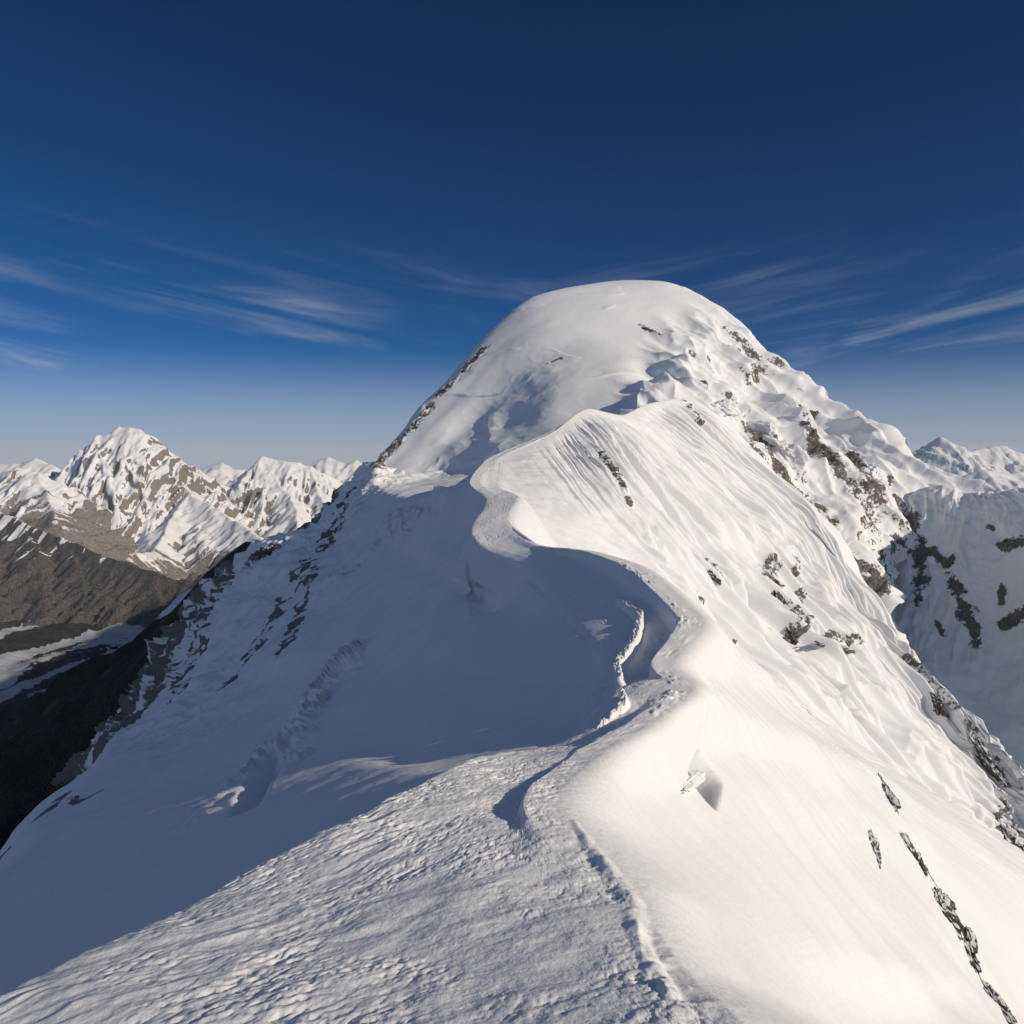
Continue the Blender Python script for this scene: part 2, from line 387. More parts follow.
# flutes run down the rows: coordinate across them in metres, measured along the crest
s = np.concatenate(([0], np.cumsum(np.linalg.norm(np.diff(B0[:, B0.shape[1] // 3], axis=0), axis=1))))
Sg = np.repeat(s[:, None], sh[1], 1)
t = np.concatenate(([0], np.cumsum(np.linalg.norm(np.diff(B0[sh[0] // 2], axis=0), axis=1))))
Tg = np.repeat(t[None, :], sh[0], 0)
wv = fbm(np.stack((Sg.ravel() / 60, Tg.ravel() / 90, 0 * Sg.ravel()), 1), 2).reshape(sh)
f1 = ridged(np.stack(((RI * 11.0 + wv * 0.4).ravel(), (Tg / 240).ravel(), np.full(Sg.size, 3.3)), 1), 3).reshape(sh)
f2 = fbm(np.stack(((RI * 24.0 + wv).ravel(), (Tg / 90).ravel(), np.full(Sg.size, 8.3)), 1), 3).reshape(sh)
inc = (1 - np.abs(noise3(np.stack(((RI * 14.0 + wv * 0.5).ravel(), (Tg / 150).ravel(), np.full(Sg.size, 23.3)), 1)).reshape(sh))) ** 7
fa = sstep(1.1, 1.6, CI) * sstep(4.2, 5.6, RI)
bigk0 = fbm(P / 40 + 9, 2).reshape(sh)
h = fa * (5.2 * (f1 - 0.8) + 0.8 * f2 - 4.4 * inc * sstep(-0.4, 0.2, bigk0)) * sstep(4.5, 6.5, RI + 0.3 * CI) ** 0.5 + 0.5 * sstep(1.0, 1.3, CI) * fbm(P / 12, 4).reshape(sh)
bigk = fbm(P / 55, 3).reshape(sh)
f3 = ridged(np.stack(((RI * 2.6 + wv * 0.9).ravel(), (Tg / 130).ravel(), np.full(Sg.size, 13.3)), 1), 3).reshape(sh)
h += sstep(1.8, 3.2, CI) * (4 * bigk + 8 * (f3 - 0.8) * sstep(3.5, 5.5, RI))
B = B + n * h[..., None]
rock = np.full(sh, -0.2)
for line in ([(708, 562, 8), (722, 582, 10)], [(768, 555, 10), (776, 590, 20), (786, 622, 20), (794, 640, 8)], [(822, 646, 10), (834, 638, 14), (852, 646, 8)],
             [(905, 660, 10), (930, 690, 14), (945, 712, 12)], [(960, 728, 8), (985, 755, 12), (1010, 790, 14)], [(1000, 805, 12), (1012, 838, 28), (1020, 850, 18)],
             [(600, 455, 5), (622, 490, 7), (628, 505, 5)], [(790, 560, 6), (800, 600, 9)], [(688, 400, 8), (700, 420, 6)], [(735, 640, 4), (748, 668, 6)], [(690, 600, 4), (698, 612, 5)]):
    tt = tube(B0, B0, line); rock = np.maximum(rock, np.where(tt > 0, np.minimum(tt * 2.2, 1) * 0.62 - 0.12, -0.2))
rn = fbm(P / 6, 4).reshape(sh)
rock += 0.30 * rn * (rock > -0.1)
B += n * (np.clip(rock, 0, 1) * 2.0 * (0.5 + fbm(P / 3, 3).reshape(sh)))[..., None]
mesh_grid('fluted_snow_face', B, m_face, rock, 'sunlit steep snow face with long flutes below the pointed shoulder', 'snow face')

# ------------------------------------------------------------------ summit dome and its right flank
D1 = [(350,500,900),(372,466,945),(400,432,1035),(440,388,1145),(488,332,1250),(526,301,1310),(570,286,1350),(620,282,1370),(657,283,1360),(697,295,1330),(738,327,1280),(780,375,1210),(830,413,1140),(870,435,1070),(905,455,1000),(945,483,940),(975,500,900)]
D2 = [(356,520,860),(385,475,908),(415,445,965),(455,402,1045),(503,352,1130),(542,322,1170),(580,309,1200),(620,304,1210),(655,308,1200),(690,322,1180),(725,350,1140),(765,392,1080),(810,425,1010),(850,450,950),(890,475,900),(915,505,850),(925,540,820)]
D3 = [(366,540,830),(395,485,874),(430,460,915),(470,425,975),(513,387,1020),(552,360,1050),(590,347,1070),(625,343,1080),(655,347,1070),(685,358,1050),(715,382,1005),(745,415,950),(785,450,890),(825,480,840),(865,508,800),(885,545,760),(895,590,720)]
D4 = [(380,560,800),(410,497,845),(445,475,868),(480,452,865),(517,428,870),(555,402,885),(595,390,905),(630,384,915),(655,386,900),(680,397,870),(700,420,830),(725,450,785),(757,492,735),(797,532,690),(838,565,660),(870,598,630),(888,620,600)]
D5 = [(400,580,800),(430,530,790),(465,505,775),(495,488,755),(525,475,740),(562,465,720),(600,455,700),(635,450,690),(660,450,670),(680,465,650),(700,490,635),(722,520,620),(750,560,600),(790,605,570),(830,640,550),(860,665,525),(885,690,500)]
def shift(row, dx, dy, dz): return [P3(p) + W(dx, dy, dz) for p in row]
def back(row):
    out = []
    for p in row:
        q_ = P3(p); out.append(W(q_[0] * 1.05, q_[1] + 260, q_[2] * 0.9 - 30))
    return out
def back2(row):
    out = []
    for p in row:
        q_ = P3(p); out.append(W(q_[0] * 1.3 + 60, q_[1] + 900, q_[2] * 0.6 - 120))
    return out
B, ri, ci = loft([back2(D1), back(D1), D1, D2, D3, D4, D5], [10, 26, 60, 90, 90, 60], [20, 24, 36, 46, 44, 36, 36, 36, 30, 36, 44, 50, 50, 50, 50, 40])
# round off the control net
B = blur(B, 4)
B0 = B.copy(); n = normals(B); sh = B.shape[:2]; P = B.reshape(-1, 3)
RI, CI = np.meshgrid(ri, ci, indexing='ij')
rt = sstep(8.0, 10.4, CI + 0.9 * (RI - 3))                       # broken right flank
h = (1 - rt) * (4.5 * fbm(P / 150, 2).reshape(sh) + 0.25 * fbm(P / 25, 3).reshape(sh))
fl_ = ridged(np.stack((P[:, 0] / 75 + P[:, 2] / 90, P[:, 1] / 200, P[:, 2] / 260), 1), 3).reshape(sh)
h += rt * (24 * (fl_ - 0.8) + 7 * fbm(P / 60, 3).reshape(sh) + 1.0 * fbm(P / 14, 3).reshape(sh))
led = fbm(P / np.array((210, 260, 75)) + 4.2, 2).reshape(sh)
for lv in (0.12,):
    h += (1 - 0.5 * rt) * 1.3 * (sstep(lv, lv + 0.05, led) - sstep(lv, lv + 0.35, led)) * sstep(-0.1, 0.25, fbm(P / 70 + 8, 3).reshape(sh))
lob = sstep(6.5, 3.0, CI) * sstep(3.0, 4.4, RI)
h += lob * 3.5 * (ridged(np.stack((P[:, 0] / 70, P[:, 1] / 160, P[:, 2] / 60), 1), 3).reshape(sh) - 0.9)
B = B + n * h[..., None]
rock = np.full(sh, -0.2)
for line in ([(372, 466, 10), (400, 435, 9), (430, 402, 8)], [(440, 392, 7), (465, 362, 9), (482, 345, 8)], [(640, 320, 4), (652, 326, 7), (660, 332, 3)],
             [(725, 330, 5), (745, 345, 8), (768, 368, 6)], [(800, 398, 5), (818, 408, 5)], [(545, 360, 2), (560, 355, 3)],
             [(705, 425, 16), (725, 450, 35), (755, 485, 40), (790, 525, 38), (820, 565, 24)], [(745, 430, 14), (770, 470, 22), (800, 500, 24)],
             [(810, 490, 22), (840, 530, 40), (855, 570, 35), (866, 600, 19)], [(800, 440, 11), (825, 470, 16), (850, 490, 16)], [(690, 385, 4), (700, 395, 5)],
             [(850, 460, 11), (870, 490, 19), (880, 530, 16)]):
    tt = tube(B0, B0, line); rock = np.maximum(rock, np.where(tt > 0, np.minimum(tt * 1.8, 1) * 0.50 + 0.02, -0.2))
rn = fbm(P / 11, 5).reshape(sh)
steep = sstep(0.62, 0.40, normals(blur(B, 1))[..., 2])
rock = np.where(rock > -0.1, rock + 0.30 * rn + 0.25 * (fl_.reshape(sh) - 0.8), rock)
rock = np.maximum(rock, rt * (steep * 0.55 - 0.1 + 0.35 * rn))
B += n * (np.clip(rock, 0, 1) * 5 * fbm(P / 9, 4).reshape(sh))[..., None]
mesh_grid('summit_dome', B, m_dome, rock, 'broad rounded snow dome of the main summit with a rocky right flank', 'summit')

# ------------------------------------------------------------------ right wall
us = [905, 930, 962, 1000, 1030, 1100, 1250, 1500]
Ys = [872, 850, 825, 795, 767, 704, 598, 468]
def wrow(vs, f, du): return [(u + du_, v, Y * f) for u, v, Y, du_ in zip(us, vs, Ys, du)]
T1 = wrow([500, 490, 494, 490, 487, 472, 455, 430], 1.0, [0] * 8)
T2 = wrow([540, 545, 548, 550, 552, 555, 560, 580], 0.94, [-10, -8, -5, 0, 0, 0, 0, 0])
T3 = wrow([598, 600, 610, 620, 630, 645, 680, 760], 0.90, [-20, -15, -10, -5, 0, 0, 0, 0])
T4 = wrow([650, 670, 700, 725, 745, 780, 840, 950], 0.81, [-25, -20, -10, 0, 0, 0, 0, 0])
T5 = wrow([720, 750, 790, 830, 870, 940, 1050, 1200], 0.70, [-20, -10, 0, 0, 0, 0, 0, 0])
B, ri, ci = loft([shift(T1, 60, 260, -160), T1, T2, T3, T4, T5], [16, 90, 90, 80, 50], [30, 50, 70, 80, 80, 40, 30])
B0 = B.copy(); n = normals(B); sh = B.shape[:2]; P = B.reshape(-1, 3)
RI, CI = np.meshgrid(ri, ci, indexing='ij')
wv = fbm(P / 120, 2).reshape(sh)
f1 = ridged(np.stack(((B0[..., 0] / 22 - B0[..., 1] / 40 + wv * 0.9).ravel(), (RI / 1.2).ravel(), np.full(RI.size, 1.3)), 1), 3).reshape(sh)
h = sstep(0.9, 1.3, RI) * (1 - sstep(3.0, 4.2, RI)) * 5 * (f1 - 0.7) * (0.3 + sstep(-0.3, 0.4, fbm(P / 50 + 3, 3).reshape(sh))) + 6 * fbm(P / 60, 5).reshape(sh)
B = B + n * h[..., None]
rock = np.full(sh, -0.2)
for line in ([(905, 510, 12), (915, 540, 16), (918, 570, 12), (915, 600, 8)], [(945, 570, 7), (965, 610, 12), (975, 640, 10)], [(1000, 545, 10), (1030, 540, 14)],
             [(1000, 620, 8), (1020, 610, 12)], [(925, 545, 8), (945, 560, 10)], [(1000, 580, 5), (998, 600, 6)], [(985, 525, 4), (990, 527, 4)], [(935, 620, 5), (940, 632, 5)],
             [(1080, 560, 20), (1100, 620, 20)]):
    tt = tube(B0, B0, line); rock = np.maximum(rock, np.where(tt > 0, tt * 0.75 + 0.1, -0.2))
rn = fbm(P / 16, 5).reshape(sh)
rock = np.where(rock > -0.1, rock + 0.5 * rn, rock)
B += n * (np.clip(rock, 0, 1) * 5 * fbm(P / 9, 4).reshape(sh))[..., None]
mesh_grid('snow_wall', B, m_dome, rock, 'shaded fluted snow wall with dark rocks at the right behind the summit flank', 'mountain wall')

# ------------------------------------------------------------------ rocks and ice blocks that stick out
import bmesh
def crag(name, label, cat, grid, line, thick, mat, seed, group=None, sink=0.3, nplanes=16, rough=0.35, sub=5, snow_top=0.78, flat=0.8):
    """one craggy lump: a ball cut by random planes, roughened, stretched along the line"""
    rg = np.random.default_rng(seed)
    a, b = anchor(grid, *line[0]), anchor(grid, *line[-1])
    mid = (a + b) / 2; sc = mid[1] / F
    bm = bmesh.new(); bmesh.ops.create_icosphere(bm, subdivisions=sub, radius=1.0)
    me = bpy.data.meshes.new(name); bm.to_mesh(me); bm.free()
    V = np.empty(len(me.vertices) * 3); me.vertices.foreach_get('co', V); V = V.reshape(-1, 3)
    d = V / np.linalg.norm(V, axis=1)[:, None]
    r = np.full(len(d), 1.25)
    for k in range(nplanes):
        pn = rg.normal(size=3); pn /= np.linalg.norm(pn)
        c = d @ pn
        r = np.minimum(r, np.where(c > 0.05, rg.uniform(0.6, 1.0) / np.maximum(c, 0.05), 9))
    off = rg.uniform(0, 50, 3)
    r *= 1 + rough * fbm(d * 2.3 + off, 5) + rough * 0.5 * (ridged(d * 4 + off, 4) - 0.8)
    V = d * r[:, None]
    ax = b - a; ln = np.linalg.norm(ax)
    up = np.array((0.25, -0.35, 0.9)); up /= np.linalg.norm(up)
    ax = ax / ln if ln > 1e-6 else np.array((1., 0, 0))
    side = np.cross(up, ax); side /= np.linalg.norm(side); up = np.cross(ax, side)
    half = max(ln / 2, thick * sc)
    V = ax * V[:, :1] * half + side * V[:, 1:2] * thick * sc + up * V[:, 2:] * thick * sc * flat
    me.vertices.foreach_set('co', V.astype(np.float32).ravel())
    me.polygons.foreach_set('use_smooth', np.ones(len(me.polygons), bool)); me.update()
    nz = np.empty(len(me.vertices) * 3); me.vertex_normals.foreach_get('vector', nz); nz = nz.reshape(-1, 3)
    at = me.attributes.new('rock', 'FLOAT', 'POINT')
    rk = (1.0 if mat is m_rock else 0.78) - sstep(snow_top - 0.05, snow_top + 0.2, nz[:, 2] + 0.25 * fbm(d * 5 + off, 3)) * 1.0 if snow_top < 2 else np.full(len(d), -1.0)
    at.data.foreach_set('value', rk.astype(np.float32))
    me.materials.append(mat)
    o = bpy.data.objects.new(name, me); C.objects.link(o)
    o.location = mid - np.array((0.3, -0.3, 0.9)) * thick * sc * sink
    o['label'] = label; o['category'] = cat
    if group: o['group'] = group
    return o

B_KFACE = bpy.data.objects['fluted_snow_face']; 
def grid_of(name, like):
    me = bpy.data.objects[name].data; V = np.empty(len(me.vertices) * 3, np.float32); me.vertices.foreach_get('co', V)
    return V.astype(float).reshape(1, -1, 3)
G_MAIN, G_K, G_D = grid_of('snow_ridge', 0), grid_of('fluted_snow_face', 0), grid_of('summit_dome', 0)
RK = 'rock_outcrop'
EDGE = 'rocks along the right edge of the sunlit slope'
crag(RK, 'small lone dark rock poking out of the smooth sunlit slope', 'rock', G_MAIN, [(873, 828), (882, 862)], 8, m_rock, 1)
crag(RK, 'uppermost thin rock rib where the smooth slope rolls over its right edge', 'rock', G_MAIN, [(884, 776), (898, 814)], 8, m_rock, 2, EDGE)
crag(RK, 'slim dark rock on the slope edge, just below the uppermost rib', 'rock', G_MAIN, [(908, 838), (930, 878)], 9, m_rock, 3, EDGE)
crag(RK, 'wide dark rock on the slope edge, third one down from the top', 'rock', G_MAIN, [(932, 880), (955, 925)], 12, m_rock, 4, EDGE)
crag(RK, 'long narrow rock on the slope edge, second one up from the lowest', 'rock', G_MAIN, [(960, 920), (980, 972)], 11, m_rock, 5, EDGE)
crag(RK, 'lowest rock on the slope edge in the bottom right corner', 'rock', G_MAIN, [(985, 978), (1014, 1024)], 12, m_rock, 6, EDGE)
m_crag = terrain_mat('distant_bare_rock', 2.2, (0.035, 0.032, 0.03), (0.17, 0.15, 0.13), jag=1.3, bump=0.5)
crag(RK, 'big shadowed rock buttress at the right picture edge below the fluted face', 'rock', G_K, [(1004, 815), (1022, 862)], 13, m_crag, 7)
crag(RK, 'small rock patch between flutes just right of the winding crest', 'rock', G_K, [(709, 566), (720, 578)], 5, m_crag, 8, rough=0.6, flat=0.4)
crag(RK, 'ragged rock island halfway down the fluted snow face', 'rock', G_K, [(774, 588), (789, 630)], 9, m_crag, 9, rough=0.6, flat=0.35)
crag(RK, 'flat rock step lying across the lower fluted face', 'rock', G_K, [(822, 644), (850, 646)], 6, m_crag, 10, rough=0.6, flat=0.4)
crag(RK, 'rock rib on the outer edge of the fluted face beside the snow bowl', 'rock', G_K, [(930, 690), (946, 712)], 6, m_crag, 11)
crag(RK, 'lower rock rib on the outer edge of the fluted face above the big buttress', 'rock', G_K, [(975, 742), (1008, 786)], 7, m_crag, 12)
crag(RK, 'thin dark rock band crossing the upper summit dome', 'rock', G_D, [(641, 323), (660, 330)], 2.2, m_crag, 13)
crag(RK, 'dark rock hump on the skyline at the left foot of the shaded slope', 'rock', G_MAIN, [(260, 549), (276, 545)], 8, m_crag, 14)
SER = 'ice cliffs on the right summit flank'
for lab, ln_, th_, sd_ in (('upper ice cliff block right of the pointed shoulder', [(712, 398), (738, 412)], 11, 21),
                           ('ice cliff block hanging above the main grey rock band', [(750, 420), (772, 436)], 12, 22),
                           ('white ice cliff on the summit flank between two rock bands', [(782, 440), (808, 462)], 12, 23),
                           ('rounded ice bulge on the skyline ridge beside the snow wall', [(862, 462), (884, 474)], 13, 24)):
    crag('serac', lab, 'ice cliff', G_D, ln_, th_, m_dome, sd_, SER, sink=0.35, nplanes=9, rough=0.22, snow_top=9, flat=0.9)
crag('snow_block', 'lump of broken snow in a small hollow on the sunlit slope', 'snow block', G_MAIN, [(684, 787), (697, 770)], 8, m_near, 31, sink=0.2, nplanes=10, rough=0.25, snow_top=9)

# ------------------------------------------------------------------ mountains from ridge lines
def ridge_height(X, Y, ridges):
    Z = np.full(X.shape, -1e9); T = np.zeros(X.shape)
    for rd in ridges:
        pts = [P3(p) for p in rd['pts']]; sl = rd.get('slope', 0.8); lam = rd.get('lam', 260.0); amp = rd.get('amp', 0.23)
        dc = rd.get('dc', 1e9); s0 = rd.get('seed', 0.0)
        for i in range(len(pts) - 1):
            a, b = pts[i], pts[i + 1]; ab = (b - a)[:2]; L2 = max(ab @ ab, 1e-6); ln = math.sqrt(L2)
            tt = ((X - a[0]) * ab[0] + (Y - a[1]) * ab[1]) / L2; t_ = np.clip(tt, 0, 1)
            dx, dy = X - (a[0] + t_ * ab[0]), Y - (a[1] + t_ * ab[1]); d = np.hypot(dx, dy)
            side = np.sign(dx * ab[1] - dy * ab[0])
            s_ = s0 + tt * ln
            near = (d < 6000)
            r = np.zeros(X.shape)
            q_ = np.stack((s_[near] / lam, d[near] / (lam * 3.2), side[near] * 5.0 + s0), 1)
            r[near] = ridged(q_, 4) - 0.75
            rib = amp * r * lam * np.clip(d / (lam * 1.1), 0, 2.0)
            z = a[2] + t_ * (b[2] - a[2]) - sl * d / (1 + d / dc) + rib
            win = z > Z
            st = np.zeros(X.shape); m_ = win & near
            st[m_] = fbm(np.stack((s_[m_] / (lam * 0.32), d[m_] / (lam * 2.2), side[m_] * 9.0 + s0), 1), 4)
            Z = np.where(win, z + 0.15 * lam * st * np.clip(d / lam, 0, 1), Z); T = np.where(win, st, T)
            s0 += ln
    return Z, T

def mountain(name, label, ridges, box, step, mat, snowline, rough, z_min=-1600, snow_steep=0.54, kind='structure', wide=250., cat='mountain', rock_add=0.0, streak=0.0):
    x0, x1, y0, y1 = box
    xs, ys = np.arange(x0, x1, step), np.arange(y0, y1, step)
    X, Y = np.meshgrid(xs, ys)
    w = rough * 0.8
    wx = fbm(np.stack((X.ravel() / 400, Y.ravel() / 400, 0 * X.ravel()), 1), 3).reshape(X.shape) * w
    wy = fbm(np.stack((X.ravel() / 400, Y.ravel() / 400, 0 * X.ravel() + 7.7), 1), 3).reshape(X.shape) * w
    Z, T = ridge_height(X + wx, Y + wy, ridges)
    p = np.stack((X.ravel(), Y.ravel(), 0 * X.ravel()), 1)
    Z += rough * (0.5 * ridged(p / 330, 5).reshape(X.shape) - 0.45) + rough * 0.12 * fbm(p / 70, 3).reshape(X.shape)
    Z = np.maximum(Z, z_min)
    B = np.stack((X, Y, Z), -1)
    nz = normals(B)[..., 2]
    nn = 0.3 * fbm(p / 260 + 3.1, 4).reshape(X.shape) + 1.1 * T
    st = sstep(snow_steep + 0.12, snow_steep - 0.12, nz + 0.12 * nn)
    alt = sstep(snowline + wide, snowline - wide, Z + 220 * nn)
    rock = np.maximum(st * 0.75, alt) + rock_add
    if streak: rock -= streak * sstep(0.15, 0.45, T) * sstep(-1050, -650, Z)
    return mesh_grid(name, B, mat, rock, label, cat, kind)

def box_of(ridges, l, r, f, b):
    A = np.array([P3(p) for rd in ridges for p in rd['pts']])
    return (A[:, 0].min() - l, A[:, 0].max() + r, A[:, 1].min() - f, A[:, 1].max() + b)

R = [dict(pts=[(117,428,9000),(102,447,9050),(84,455,9100),(67,474,9150),(50,495,9150)], slope=1.05),
     dict(pts=[(117,428,9000),(137,427.5,9000),(152,442,9080),(173,455,9150),(188,467,9250),(211,481,9400),(232,488,9500),(250,492,9600)], slope=0.9, seed=900),
     dict(pts=[(117,428,9000),(115,451,8750),(102,469,8500),(94,484,8300),(80,510,8000)], slope=0.95, seed=2000),
     dict(pts=[(115,451,8750),(122,470,8500),(124,490,8300),(118,512,8000)], slope=0.95, seed=2900),
     dict(pts=[(137,428,9000),(150,455,8750),(158,480,8500),(160,505,8200)], slope=0.95, seed=3500),
     dict(pts=[(173,455,9150),(183,484,8700),(195,499,8300),(221,512,8000),(244,527,7700),(262,540,7400)], slope=0.85, seed=4100),
     dict(pts=[(190,497,8350),(172,520,7900),(152,550,7400),(127,557,7100)], slope=0.8, seed=5100)]
mountain('mountain', 'tall pointed snow pyramid, highest peak of the range beyond the valley', R, box_of(R, 1300, 1300, 1500, 1300), 13, m_far, -1010, 55)
R = [dict(pts=[(265,457,9800),(246,474,9850),(225,494,9800),(212,507,9600)], slope=0.95, seed=40),
     dict(pts=[(265,457,9800),(286,460,9800),(309,466,9850),(318,473,9900),(335,479,9950),(346,486,9950),(370,500,10000)], slope=0.9, seed=1140),
     dict(pts=[(265,457,9800),(276,479,9500),(289,494,9250),(296,510,8900),(300,530,8500)], slope=0.9, seed=2240),
     dict(pts=[(246,474,9850),(240,500,9400),(235,522,9000)], slope=0.9, seed=2740),
     dict(pts=[(309,466,9850),(318,490,9500),(325,508,9100),(310,527,8700)], slope=0.9, seed=3240)]
mountain('mountain', 'sharp snowy peak right of the tall pyramid, sunlit on its right side', R, box_of(R, 1200, 1500, 1500, 1300), 15, m_far, -1010, 55)
R = [dict(pts=[(34,458,10500),(14,470,10500),(-20,478,10500),(-90,470,10500),(-160,480,10500)], slope=0.8, seed=50),
     dict(pts=[(34,458,10500),(52,466,10400),(66,482,10200),(80,500,10000)], slope=0.8, seed=1250)]
mountain('mountain', 'snowy twin-topped peak left of the tall pyramid', R, box_of(R, 1500, 1500, 1700, 1500), 22, m_far, -800, 60)
R = [dict(pts=[(-120,470,8300),(-60,480,8200),(0,487,8000),(30,474,7900),(48,476,7900),(62,490,7800),(76,515,7600)], slope=0.8, seed=77),
     dict(pts=[(40,474,7900),(48,500,7500),(60,520,7200)], slope=0.8, seed=777)]
mountain('mountain', 'snow-dusted rocky shoulder in front of the twin-topped peak', R, box_of(R, 800, 700, 1400, 1200), 13, m_far, -560, 60)
R = [dict(pts=[(-160,500,6800),(-60,508,6700),(0,512,6600),(40,530,6400),(80,546,6200),(120,560,6000),(160,574,5850),(200,586,5750),(235,592,5700)], slope=1.3, seed=11, lam=200, amp=0.35),
     dict(pts=[(-25,512,6650),(-12,555,6100),(2,612,5550)], slope=0.95, seed=411, lam=140, amp=0.5),
     dict(pts=[(22,524,6500),(38,556,6100),(48,606,5650)], slope=0.95, seed=511, lam=140, amp=0.5),
     dict(pts=[(60,540,6300),(78,568,6000),(90,606,5650)], slope=0.95, seed=611, lam=140, amp=0.5),
     dict(pts=[(95,552,6150),(112,576,5900),(124,604,5650)], slope=0.95, seed=711, lam=140, amp=0.5),
     dict(pts=[(135,565,5950),(152,584,5800),(162,604,5600)], slope=0.95, seed=811, lam=140, amp=0.5)]
mountain('brown_mountain', 'brown bare rock hillside with snow streaks above the shaded valley', R, box_of(R, 600, 900, 1700, 1500), 11, m_brown, -560, 40, snow_steep=0.3, wide=170, streak=0.75)
# valley side that carries the plateau
R = [dict(pts=[(-150,462,15500),(-60,468,15500),(15,463,15500),(60,470,15800),(140,468,16000),(198,470,15800),(220,463,15800),(240,470,15800),(300,470,16500),(318,460,16500),(328,457,16500),(345,463,16500),(356,460,16500),(380,470,16500)], slope=0.7, seed=5)]
mountain('distant_range', 'pale blue line of far snow peaks on the horizon beyond the valley', R, box_of(R, 2500, 3000, 3000, 2500), 45, m_far, -1200, 60)
R = [dict(pts=[(890,468,12500),(912,452,12500),(926,446,12500),(941,437,12500),(956,446,12600),(972,452,12800),(985,447,13000),(1000,446,13000),(1020,452,13000),(1060,440,13000),(1130,455,13000)], slope=0.75, seed=15),
     dict(pts=[(941,437,12500),(950,460,12000),(965,480,11500)], slope=0.75, seed=1915)]
mountain('distant_mountain', 'hazy blue snow peaks on the horizon right of the summit', R, box_of(R, 2000, 2000, 2500, 2500), 32, m_far, -1200, 60)
R = [dict(pts=[(930,490,8000),(962,478,8000),(984,468,8000),(1002,474,8100),(1024,472,8200),(1080,460,8300)], slope=0.7, seed=25, amp=.15),
     dict(pts=[(984,468,8000),(1000,492,7600),(1015,510,7300)], slope=0.7, seed=1325)]
mountain('distant_mountain', 'small sunlit white ridge just above the right snow wall', R, box_of(R, 1000, 1200, 1500, 1500), 18, m_far, -1200, 40)
# rock spur that drops from the snow edge to the valley, and an unseen back ridge added to shade the valley
R = [dict(pts=[(300,552,930),(262,556,960),(225,588,1050),(185,625,1250),(120,668,1700),(40,705,2300),(-60,730,3000),(-180,745,3800)], slope=0.75, seed=31, lam=120, amp=0.16)]
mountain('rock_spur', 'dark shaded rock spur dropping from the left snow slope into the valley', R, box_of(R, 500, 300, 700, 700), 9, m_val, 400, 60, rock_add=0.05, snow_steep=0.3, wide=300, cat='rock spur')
R = [dict(pts=[W(150, 1500, 180), W(400, 2200, 300), W(620, 3000, 420), W(700, 3900, 480), W(750, 5000, 540), W(750, 6200, 620), W(800, 8000, 100)], slope=0.72, seed=61, lam=260),
     dict(pts=[W(60, -120, -8), W(120, -500, 20), W(200, -1200, 60), W(100, -2500, 100)], slope=0.72, seed=81, lam=260)]
mountain('shade_ridge', 'unseen back ridge behind the summit dome, added to shade the valley', R, (-2600, 3200, 1500, 8600), 40, m_far, -500, 60, rock_add=0.1)

# ------------------------------------------------------------------ valley floor
rr = np.concatenate((np.linspace(5, 2000, 20), np.geomspace(2100, 12000, 240), np.geomspace(12500, 22000, 30)))
th = np.concatenate((np.linspace(-math.pi, -0.9, 40), np.linspace(-0.88, 0.1, 320), np.linspace(0.13, math.pi, 40)))
RR, TH = np.meshgrid(rr, th)
X, Y = RR * np.sin(TH), RR * np.cos(TH)
p = np.stack((X.ravel(), Y.ravel(), 0 * X.ravel()), 1)
Z = -1230 + 60 * fbm(p / 900, 4).reshape(X.shape) + 25 * (ridged(p / 250, 4).reshape(X.shape) - .8)
B = np.stack((X, Y, Z), -1)
rock = np.full(X.shape, 0.8)
# glacier: pale bands following the valley
gx = px(-60, 705, 3859); gy = px(125, 640, 5179)
ab = (gy - gx)[:2]; ab /= np.linalg.norm(ab)
dd = (X - gx[0]) * ab[1] - (Y - gx[1]) * ab[0]; aa = (X - gx[0]) * ab[0] + (Y - gx[1]) * ab[1]
nn = fbm(np.stack((aa.ravel() / 1200, dd.ravel() / 120, 0 * aa.ravel()), 1), 4).reshape(X.shape)
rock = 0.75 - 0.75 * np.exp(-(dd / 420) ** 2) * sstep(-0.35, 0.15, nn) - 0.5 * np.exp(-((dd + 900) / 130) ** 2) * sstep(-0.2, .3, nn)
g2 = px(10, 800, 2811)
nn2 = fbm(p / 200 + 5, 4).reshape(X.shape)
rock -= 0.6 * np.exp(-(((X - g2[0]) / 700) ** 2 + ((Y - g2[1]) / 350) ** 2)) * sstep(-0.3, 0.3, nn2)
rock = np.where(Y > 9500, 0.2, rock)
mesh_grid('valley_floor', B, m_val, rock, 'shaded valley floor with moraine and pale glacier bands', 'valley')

# ------------------------------------------------------------------ air
hm = bpy.data.materials.new('thin_air'); hm.use_nodes = True
hn = hm.node_tree
for n_ in list(hn.nodes): hn.nodes.remove(n_)
ho = nd(hn, 'ShaderNodeOutputMaterial'); hv = nd(hn, 'ShaderNodeVolumePrincipled'); hn.links.new(hv.outputs[0], ho.inputs['Volume'])
hv.inputs['Density'].default_value = 1.6e-5; hv.inputs['Color'].default_value = (0.70, 0.83, 1.0, 1); hv.inputs['Density Attribute'].default_value = ''
bm = bmesh.new(); bmesh.ops.create_cube(bm, size=1.0)
me = bpy.data.meshes.new('haze'); bm.to_mesh(me); bm.free(); me.materials.append(hm)
hz = bpy.data.objects.new('haze', me); C.objects.link(hz); hz['kind'] = 'stuff'; hz['label'] = 'thin blue air haze over the whole range'
hz.scale = (46000, 46000, 2400); hz.location = (0, 0, -1700 + 1200)

